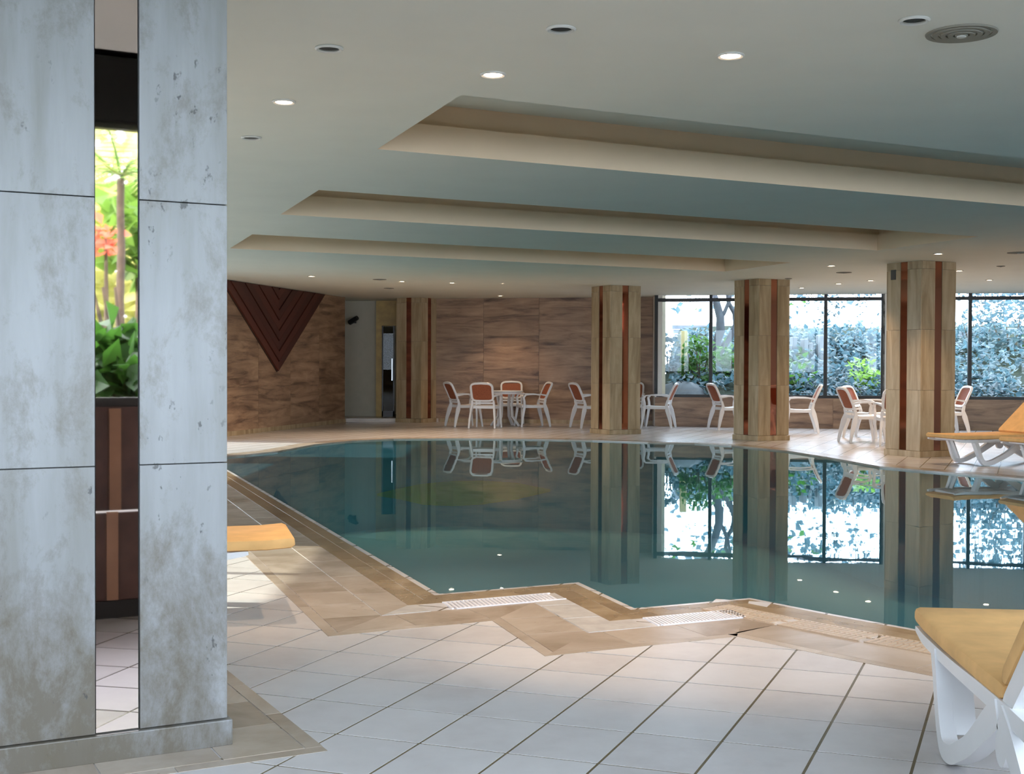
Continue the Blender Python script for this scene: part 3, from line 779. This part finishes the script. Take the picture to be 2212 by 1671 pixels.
chair(2.50,26.68, -.2,-1, 'white armchair almost hidden behind the leftmost column, only its back edge showing', G2)
chair(4.30,25.15, 1,.25, 'white armchair left of the middle column under the first window', G3)
chair(5.43,24.1, -1,.12, 'white armchair just right of the middle column, facing left', G3)
chair(5.86,21.15, 1,.12, 'white armchair side on, between the middle and the largest column, the full one', G4)
chair(6.30,22.5, .75,-.6, 'white armchair behind the table, by the window left of the largest column', G4)
chair(6.12,20.42, .1,1, 'white armchair with rust back half hidden by the left side of the largest column', G4)
chair(7.80,22.9, -1,-.05, 'white armchair just right of the largest column, mostly hidden', G4)
def make_table(r=.38):
    root = empty('table'); P = 'plastic_white'
    m = MB(); m.lathe([(.01,.70), (r-.02,.70), (r,.71), (r,.722), (r-.01,.73), (.01,.73)], 36); m.build('tabletop', P, root, smooth=True, fix=True)
    m = MB(); m.lathe([(r-.06,.66), (r-.04,.66), (r-.04,.70), (r-.06,.70)], 36, ring=True); m.build('apron', P, root, fix=True)
    for k in range(4):
        a = math.pi/4+k*math.pi/2+.3; c, s = math.cos(a), math.sin(a)
        m = MB(); m.sweep([(c*.20,s*.20,.69), (c*.15,s*.15,.45), (c*.17,s*.17,.2), (c*(r-.05),s*(r-.05),0)], (-s,c,0), [.05,.05,.05,.06], [.05,.035,.035,.03]); m.build('leg', P, root, smooth=True, fix=True)
    return root
tb0 = make_table()
for k, (x, y, lb) in enumerate([(-.14,26.42,'round white table amid four chairs before the brown far wall'), (2.22,25.9,'round white table mostly hidden behind the leftmost column'),
                                (4.86,24.7,'round white table hidden behind the middle column'), (6.62,21.45,'round white table half hidden by the largest column')]):
    t_ = tb0 if k == 0 else copy_tree(tb0); t_.location = (x, y, .002); tag(t_, lb, 'table', 'round white plastic tables')

# ------------------------------------------------------------------ sun loungers
def smoothp(pts, n=4):
    out = []
    for i in range(len(pts)-1):
        p0, p1, p2, p3 = [pts[max(0, min(len(pts)-1, k))] for k in (i-1, i, i+1, i+2)]
        for j in range(n):
            t = j/n
            out.append(tuple(.5*((2*b)+(-a+c)*t+(2*a-5*b+4*c-d)*t*t+(-a+3*b-3*c+d)*t**3) for a, b, c, d in zip(p0, p1, p2, p3)))
    out.append(pts[-1]); return out
def make_lounger(back=R(42), wdt=.60, tilt=0.0):
    """origin at the foot end, on the floor, y runs to the head"""
    root = empty('sun_lounger'); P = 'plastic_white'; hw = wdt/2
    KN = 1.10
    for s in (-1, 1):
        x = s*(hw-.02)
        m = MB(); pts = smoothp([(x,-.01,.325,.016),(x,.03,.320,.026),(x,.15,.310,.036),(x,.5,.312,.040),(x,1.0,.325,.048),(x,1.5,.325,.055),(x,1.88,.325,.05)])
        m.sweep([p[:3] for p in pts], (1,0,0), .038, [p[3] for p in pts]); m.build('side_rail', P, root, smooth=True, fix=True)
        for u0, sg, nm in ((0,1,'leg'), (2.0,-1,'leg')):
            pts = smoothp([(.285,.312,.05),(.315,.24,.05),(.345,.15,.052),(.38,.072,.054),(.43,.030,.058),(.53,.040,.060),(.63,.080,.062),(.74,.130,.066),(.85,.195,.075),(.96,.262,.085),(1.05,.31,.08)])
            if sg > 0 or True:
                path = [(x, (u0+sg*u) if sg > 0 else (2.02-u*.9), z) for u, z, t in pts]
                m = MB(); m.sweep(path, (1,0,0), [.05]*len(path), [t for *_, t in pts]); m.build(nm, P, root, smooth=True, fix=True)
            # inner flange of the leg channel
        m = MB(); path = [(x-s*.055, .30+.10*(k/5), .30-.235*(k/5)) for k in range(6)]; m.sweep(path, (1,0,0), .07, .018); m.build('flange', P, root, smooth=True, fix=True)
        m = MB(); m.tube([(x-.012*s,1.075,.225), (x+.02*s,1.075,.225)], .052, 18); m.build('hinge_boss', P, root, smooth=True, fix=True)
    m = MB()
    for k in range(10): m.box(-hw+.03, .08+.10*k, .315, hw-.03, .14+.10*k, .335)
    m.build('seat_slats', P, root)
    # backrest frame (rotates about the knee)
    cb, sb = math.cos(back), math.sin(back)
    bk = lambda u, z: (KN+u*cb-z*sb, .345+u*sb+z*cb)
    for s in (-1, 1):
        x = s*(hw-.03); path = [(x, *bk(u, z)) for u, z in ((-.06,-.005),(.0,.0),(.3,.0),(.6,.0),(.74,.0))]
        m = MB(); m.sweep(path, (1,0,0), .045, [.045,.065,.07,.065,.05]); m.build('backrest_rail', P, root, smooth=True, fix=True)
    m = MB()
    for k in range(6): y_, z_ = bk(.08+.12*k, -.01); y2, z2 = bk(.16+.12*k, -.01); m.bar((-hw+.04, (y_+y2)/2, (z_+z2)/2), (hw-.04, (y_+y2)/2, (z_+z2)/2), (.07,.012), up=(0,-sb,cb))
    m.build('backrest_slats', P, root)
    # prop strut
    y_, z_ = bk(.38,-.02)
    for s in (-1,1): m = MB(); m.bar((s*.2, y_, z_), (s*.2, 1.62, .30), .022); m.build('prop', P, root)
    # cushion: seat pad and back pad
    def pad(path, nm, th=.055):
        m = MB(); n = len(path); prof = [(-1,-.35),(-.985,-.8),(-.94,-1),(.94,-1),(.985,-.8),(1,-.35),(1,.35),(.985,.8),(.94,1),(-.94,1),(-.985,.8),(-1,.35)]
        vs = []
        P_2 = [Vector((0,*p)) for p in path]
        for i, p in enumerate(P_2):
            d = (P_2[min(i+1,n-1)]-P_2[max(i-1,0)]).normalized(); nn = Vector((1,0,0)).cross(d)
            k = .62 if i in (0, n-1) else 1; kw = .985 if i in (0, n-1) else 1
            for a, b in prof: vs.append(p+Vector((a*hw*kw,0,0))+nn*b*th/2*k)
        q = len(prof)
        fs = [(i*q+k_, i*q+(k_+1) % q, (i+1)*q+(k_+1) % q, (i+1)*q+k_) for i in range(n-1) for k_ in range(q)]+[tuple(range(q-1,-1,-1)), tuple((n-1)*q+k_ for k_ in range(q))]
        m.add(vs, fs); return m.build(nm, 'cushion_tan', root, smooth=True, fix=True)
    pad([(-.035,.372),(-.015,.370),(.1,.362),(.4,.360),(.8,.366),(1.04,.372),(1.07,.374)], 'cushion')
    pad([bk(u, .065) for u in (.02,.05,.3,.6,.76,.79)], 'back_cushion')
    return root
lg0 = make_lounger()
lg0.location = (1.424+.30*.9947, 4.468-.30*.1029, .005)
A_ = V2(1.424,4.468); dd = V2(-.103,-.995); rt = V2(-dd.y, dd.x)     # left rail line
pos_ = A_+V2(.30*.995, -.30*.103)
lg0.location = (pos_.x, pos_.y, .0055)
lg0.rotation_euler = (0, 0, math.atan2(dd.y, dd.x)-math.pi/2)
tag(lg0, 'near white sun lounger with tan cushion beside the tan drain grate', 'sun lounger', 'white sun loungers with tan cushions')
def lounger(x, y, dx, dy, label):
    l = copy_tree(lg0); l.location = (x, y, .004); l.rotation_euler = (0,0,math.atan2(dy,dx)-math.pi/2); tag(l, label, 'sun lounger', 'white sun loungers with tan cushions'); return l
lounger(5.50,16.26, .96,.28, 'sun lounger in front of the largest column, foot end overlapping it')
lounger(6.10,15.35, .96,.28, 'sun lounger cut by the frame, nearer of the two far ones')
ll_ = lounger(-1.175,6.54, -.97,-.25, 'sun lounger poking out behind the near pillar, only its foot cushion showing')
for c_ in kids(ll_):
    if not c_.name.startswith('cushion'): c_.location.y += .20

# ------------------------------------------------------------------ garden beyond the far windows
gr = fill('ground', [V2(-30,-20), V2(40,-14), V2(45,60), V2(-30,60)], [ROOM], -.06, 'soil'); gr['kind'] = 'structure'
far = lambda px, dist: on_line(px, WP-WN*dist, WD)
def fz(py, P): return HC+(788-py)*P.length/FPX*1.0
# planted bank
m = MB(); nb = 24
for i in range(nb+1):
    t_ = .02+i*(Lw+8)/nb
    for dist, z in ((.25,.45),(1.5,.70),(3.5,1.25),(6,1.95),(8,2.3)):
        p = WP+WD*t_-WN*dist; m.v.append((p.x, p.y, z+random.uniform(-.05,.05)))
for i in range(nb):
    for k in range(4): a = i*5+k; m.f.append((a, a+5, a+6, a+1))
bank = m.build('garden_bank', 'soil', smooth=True); bank['kind'] = 'structure'
def bankz(d): return .42+.25*d if d < 6 else 1.95+.17*(d-6)
def ivy(t0, t1, d0, d1, n, h, mat, size, label, name='ivy_ground_cover'):
    def fn():
        t_ = random.uniform(t0, t1); d = random.uniform(d0, d1); p = WP+WD*t_-WN*d
        return (p.x, p.y, bankz(d)+random.random()**1.5*h)
    m = MB(); m.leaves(n, fn, size, 1.2); o = m.build(name, mat); return tag(o, label, 'plants', kind='stuff')
ivy(tt(1708)-.5, tt(2230), .3, 3.0, 2600, .35, 'leaf_blue', .16, 'blue green ivy covering the garden bed below the windows')
ivy(tt(1850), tt(1905), 1.0, 2.4, 260, .5, 'leaf_bright', .16, 'patch of bright green leaves on the bed left of the largest column', 'leafy_patch')
ivy(tt(1600), tt(1760), 1.4, 4, 600, .35, 'leaf_green', .18, 'green low plants on the slope right of the middle column', 'low_plants')
ivy(.2, tt(1700), 1.2, 6.5, 1500, .25, 'leaf_blue', .18, 'blue green ground plants on the bank behind the boulder', 'bank_plants')
ivy(tt(1700), tt(2300), 3.0, 6.1, 1700, .45, 'leaf_blue', .18, 'blue green plants climbing the upper bank', 'upper_bank_plants')
# boulder
p = far(1468,1.3); m = MB(); m.lathe([(.05,-.2),(.5,-.1),(.62,.1),(.5,.3),(.25,.42),(.03,.45)], 12)
m.v = [(x*1.0+random.uniform(-.05,.05), y*.7+random.uniform(-.05,.05), z*.8+random.uniform(-.03,.03)) for x, y, z in m.v]
o = m.build('boulder', 'rock_grey', smooth=True); o.location = (p.x, p.y, .55); tag(o, 'dark rounded boulder outside the left pane of the first window', 'boulder')
def shrub(px, dist, z0, rx, rz, n, mat, size, label, ry=None, stem='bark_brown'):
    p = far(px, dist); root = tag(empty('shrub', (p.x, p.y, 0)), label, 'shrub'); ry = ry or rx*.7
    def fn():
        while 1:
            v = Vector((random.uniform(-1,1), random.uniform(-1,1), random.uniform(-1,1)))
            if .25 < v.length < 1: return (v.x*rx, v.y*ry, z0+rz+v.z*rz)
    m = MB(); m.leaves(n, fn, size); m.build('foliage', mat, root)['kind'] = 'stuff'
    m = MB()
    for k in range(4): a = k*1.6; m.tube([(0,0,z0-.3), (math.cos(a)*rx*.3, math.sin(a)*ry*.3, z0+rz*.8), (math.cos(a)*rx*.6, math.sin(a)*ry*.6, z0+rz*1.5)], [.03,.02,.008], 6)
    m.build('stem', stem, root); return root
shrub(1445,3.2,.5,.55,.75,420,'leaf_blue',.16,'grey green bush behind the boulder in the first window pane')
shrub(1508,2.0,.5,.42,.75,420,'leaf_green',.15,'vivid green bush left of the first mullion')
shrub(1575,2.6,.4,.5,.7,360,'leaf_green',.17,'green bush at the foot of the twisted tree')
shrub(1735,5.0,.9,1.0,.65,520,'leaf_blue',.18,'blue green bush on the slope right of the middle column')
shrub(1830,5.2,.9,1.1,.72,620,'leaf_blue',.18,'blue green bush at the middle of the slope behind the chairs')
shrub(1895,5.6,1.0,.6,.55,220,'leaf_blue',.17,'small blue green bush next to the pier left of the largest column')
shrub(2110,5.5,1.1,.6,.85,260,'leaf_blue',.18,'thin blue green bush right of the largest column')
shrub(2185,4.6,.9,.8,1.0,420,'leaf_blue',.18,'tall blue green bush behind the far loungers')
shrub(2290,4.6,.9,.9,1.0,420,'leaf_green',.18,'green bush beyond the right edge of the second window')
# hanging vines
def vines(px0, px1, dist, ztop, n, ln, label):
    root = tag(empty('hanging_vines', (0,0,0)), label, 'vines', kind='stuff'); m = MB()
    for k in range(n):
        p = far(px0+(px1-px0)*random.random(), dist+random.uniform(-.3,.3)); z = ztop; L = ln*random.uniform(.3,1)
        m.tube([(p.x,p.y,z), (p.x+.02,p.y,z-L*.5), (p.x,p.y,z-L)], .006, 3)
        m.leaves(int(10*L/ln)+4, lambda: (p.x+random.gauss(0,.05), p.y+random.gauss(0,.05), z-L*random.random()), .10)
    o = m.build('hanging_vines', 'leaf_blue'); bpy.data.objects.remove(root); return tag(o, label, 'vines', kind='stuff')
vines(1740,1900,2.2,3.1,26,1.0,'thin leafy vines hanging across the top of the first window')
vines(2070,2212,2.4,3.2,34,1.5,'leafy vines hanging across the top of the second window')
# twisted tree
p = far(1555,3.6); Lp = p.length
def q3(px, py, off=0): r = ray(px, py); f_ = Lp/math.hypot(r.x, r.y); return (r.x*f_-p.x, r.y*f_-p.y+off, HC+r.z*f_)
tree = tag(empty('twisted_tree', (p.x, p.y, 0)), 'grey twisted tree trunk between the first mullion and the middle column', 'tree')
m = MB(); m.tube([(q3(1556,860)), q3(1556,820), q3(1550,775), q3(1548,740), q3(1556,715), q3(1556,685), q3(1548,655), q3(1540,635), q3(1520,600)], [.16,.13,.11,.10,.11,.10,.09,.09,.07], 10); m.build('trunk', 'bark_grey', tree, smooth=True)
m = MB(); m.tube([q3(1553,765), q3(1566,745,.1), q3(1580,728,.2), q3(1593,700,.2), q3(1590,675,.2), q3(1578,655,.2), q3(1574,630,.2), q3(1590,590,.2)], [.07,.08,.075,.07,.06,.055,.05,.04], 10); m.build('branch', 'bark_grey', tree, smooth=True)
m = MB(); m.tube([q3(1556,690), q3(1566,672), q3(1575,650), q3(1582,620)], [.05,.045,.04,.03], 8); m.build('branch', 'bark_grey', tree, smooth=True)
m = MB(); m.leaves(900, lambda: (random.gauss(0,1.3), random.gauss(0,1.0), 4.0+random.gauss(0,.45)), .2); cr = m.build('crown', 'leaf_green', tree); cr['kind'] = 'stuff'
# cream post built for a reflection in the pane, steps, fence
p = far(1477,2.6); m = MB(); m.box(-.07,-.07,.3,.07,.07,2.05); m.box(-.1,-.1,.3,.1,.1,.45); o = m.build('reflection_post', 'reflection_cream', bevel=.01); o.location = (p.x,p.y,0); tag(o, 'cream post standing in for a reflection in the first pane', 'post')
p = far(1507,7.5); st = tag(empty('garden_steps', (p.x,p.y,0)), 'grey stone garden steps seen high in the first pane', 'steps')
for k in range(5): m = MB(); m.box(-.55,.25*k,1.75+.13*k,.55,.25*k+.3,1.75+.13*k+.10); m.build('step', 'garden_stone', st)
p = far(1742,3.6); ws = tag(empty('reflection_streaks', (p.x,p.y,0)), 'pale slabs standing in for window reflections right of the middle column', 'reflection streaks')  # pale slabs built for the streaks reflected in the window glass
for k in range(7):
    m = MB(); x = -.42+.12*k; h0 = random.uniform(0,.25); m.box(x, .05*(k % 3), 1.0+h0*.6, x+.10, .4, 1.75+.25*math.sin(k*2.3)); m.build('streak_slab', 'streak_pale', ws, bevel=.02)
p = far(2140,6.5); rw = tag(empty('retaining_wall', (p.x,p.y,0)), 'low pale retaining wall at the top of the ivy bed behind the second window', 'wall')
for r_ in range(4):
    for k in range(9):
        m = MB(); x = -3+.66*k+.33*(r_ % 2); m.box(x+.01, 0, 1.35+.22*r_, x+.65, .35+random.uniform(-.03,.03), 1.35+.22*r_+.21); m.build('stone', 'garden_stone', rw, bevel=.015)
for nm_, px, dist, lb in (('a',1640,11,'distant tree crown behind the middle column'), ('b',2230,14,'distant tree crown behind the second window')):
    p = far(px, dist); tr_ = tag(empty('garden_tree', (p.x,p.y,0)), lb, 'tree')
    m = MB(); m.tube([(0,0,0),(.1,0,2.2),(.0,.1,4)], [.16,.13,.08], 8); m.build('trunk', 'bark_brown', tr_, smooth=True)
    m = MB(); m.leaves(800, lambda: (random.gauss(0,1.5), random.gauss(0,1.0), 4.3+random.gauss(0,.7)), .25); m.build('crown', 'leaf_blue', tr_)['kind'] = 'stuff'

# ------------------------------------------------------------------ garden behind the camera (seen in the pillar's mirror)
MF = nearc+PX*(SN/2)+PY*.010
def refl(px, py, L):                                             # point met at path length L through the mirror at that pixel
    r = ray(px, py); h = math.hypot(r.x, r.y); d = V2(r.x/h, r.y/h); n = -PY
    t_ = (MF.dot(n))/(d.dot(n)); P0 = d*t_; r2 = d-n*2*d.dot(n)
    P = P0+r2*(L-t_); return Vector((P.x, P.y, HC+r.z/h*L))
# low parapet below the frame and the band on the wall behind, met only in the pillar's mirror
bn = empty('low_parapet'); tag(bn, 'low dark stone parapet with a lighter band, reflected in the near pillar mirror', 'parapet')
b1_ = refl(252,1312,6.56); bp_ = V2(b1_.x, b1_.y)
q = [bp_-bd*.85, bp_+bd*.22, bp_+bd*.22+N3*.10, bp_-bd*.85+N3*.10]
m = MB(); m.prism([tuple(p) for p in q], .085, .52); m.build('body', 'bench_stone', bn, fix=True, bevel=.004)
m = MB(); q2 = [q[0]-N3*.01, q[1]-N3*.01, q[2], q[3]]; m.prism([tuple(p) for p in q2], 0, .085); m.build('base', 'frame_black', bn, fix=True)
b2_ = refl(229,1180,6.56); a_ = V2(b2_.x,b2_.y); b3_ = refl(254,1180,6.56); e_ = V2(b3_.x,b3_.y)
m = MB(); m.prism([tuple(p) for p in (a_-N3*.02, e_-N3*.02, e_-N3*.005, a_-N3*.005)], .09, .525); m.build('band', 'bench_band', bn, fix=True)
LW_ = (MF.dot(N3)); Lb = 8.75
b2_ = refl(232,950,Lb); a_ = V2(b2_.x,b2_.y); b3_ = refl(258,950,Lb); e_ = V2(b3_.x,b3_.y); k_ = (.30-.004)-a_.dot(N3.normalized()); a_ = a_+N3.normalized()*k_; e_ = e_+N3.normalized()*((.30-.004)-e_.dot(N3.normalized()))
m = MB(); m.prism([tuple(p) for p in (a_-N3*.02, e_-N3*.02, e_+N3*.002, a_+N3*.002)], .0, .96); o = m.build('trim_8', 'bench_band', fix=True); o['kind'] = 'structure'
pt = refl(262,600,13.5); palm = tag(empty('palm_tree', (pt.x, pt.y, 0)), 'slim palm trunk reflected in the mirror strip of the near pillar', 'palm tree')
rel = lambda v: (v.x-pt.x, v.y-pt.y, v.z)
m = MB(); m.tube([rel(refl(x, y, 13.5)) for x, y in ((258,960),(260,800),(259,650),(262,540),(260,450),(261,385))], [.055,.05,.042,.04,.038,.04], 10); m.build('trunk', 'bark_brown', palm, smooth=True)
top = Vector(rel(refl(261,380,13.5)))
for k in range(13):
    a = k*2*math.pi/13; up_ = .9 if k % 2 else .5
    pts = [top+Vector((math.cos(a)*r_, math.sin(a)*r_, up_*r_-.55*r_*r_)) for r_ in (0,.3,.6,.9,1.2,1.5)]
    m = MB(); m.tube(pts, [.014,.012,.01,.008,.006,.004], 4)
    for j in range(1, 22):
        f_ = j/22*4.99; i = int(f_); p0 = pts[i].lerp(pts[i+1], f_-i); d = (pts[i+1]-pts[i]).normalized(); sd = d.cross(Vector((0,0,1))).normalized()
        for s in (-1,1):
            tip = p0+sd*s*.26+d*.16-Vector((0,0,.10)); m.add([p0+d*.012, p0-d*.012, tip], [(0,1,2)])
    m.build('frond', 'leaf_bright' if k % 3 else 'leaf_yellow', palm)
def rshrub(px, py, L, rx, rz, n, mat, size, label, z0=None):
    p = refl(px, py, L); root = tag(empty('shrub', (p.x,p.y,0)), label, 'shrub')
    def fn():
        while 1:
            v = Vector((random.uniform(-1,1), random.uniform(-1,1), random.uniform(-1,1)))
            if v.length < 1: return (v.x*rx, v.y*rx, p.z+v.z*rz)
    m = MB(); m.leaves(n, fn, size); m.build('foliage', mat, root)['kind'] = 'stuff'
    m = MB(); m.tube([(0,0,-.05),(.05,0,p.z*.6),(0,.05,p.z)], [.04,.03,.015], 6); m.build('stem', 'bark_brown', root)
rshrub(235,790,11.2,.42,.34,160,'leaf_green',.30,'broad leaved green plant low in the mirror reflection, left of the palm')
rshrub(285,800,11.0,.36,.26,130,'leaf_green',.24,'green plant low in the mirror reflection, right of the palm')
rshrub(255,560,19,2.6,2.2,1500,'leaf_yellow',.5,'sunlit yellow green thicket behind the reflected palm')
rshrub(222,515,14.5,.16,.18,50,'flower_red',.14,'red flowering shrub in the mirror reflection')
rshrub(290,480,15.5,.5,.7,160,'leaf_bright',.35,'bright banana like clump reflected right of the palm')
m = MB()
for dx in (0,.12,-.1): m.tube([rel(refl(245+dx*100,840,12.5)), rel(refl(240+dx*160,720,12.5)), rel(refl(222+dx*220,620,12.5))], [.03,.022,.012], 6)
o = m.build('sapling_stems', 'bark_brown'); o.location = (pt.x, pt.y, 0); tag(o, 'bare thin sapling stems left of the reflected palm', 'plant')
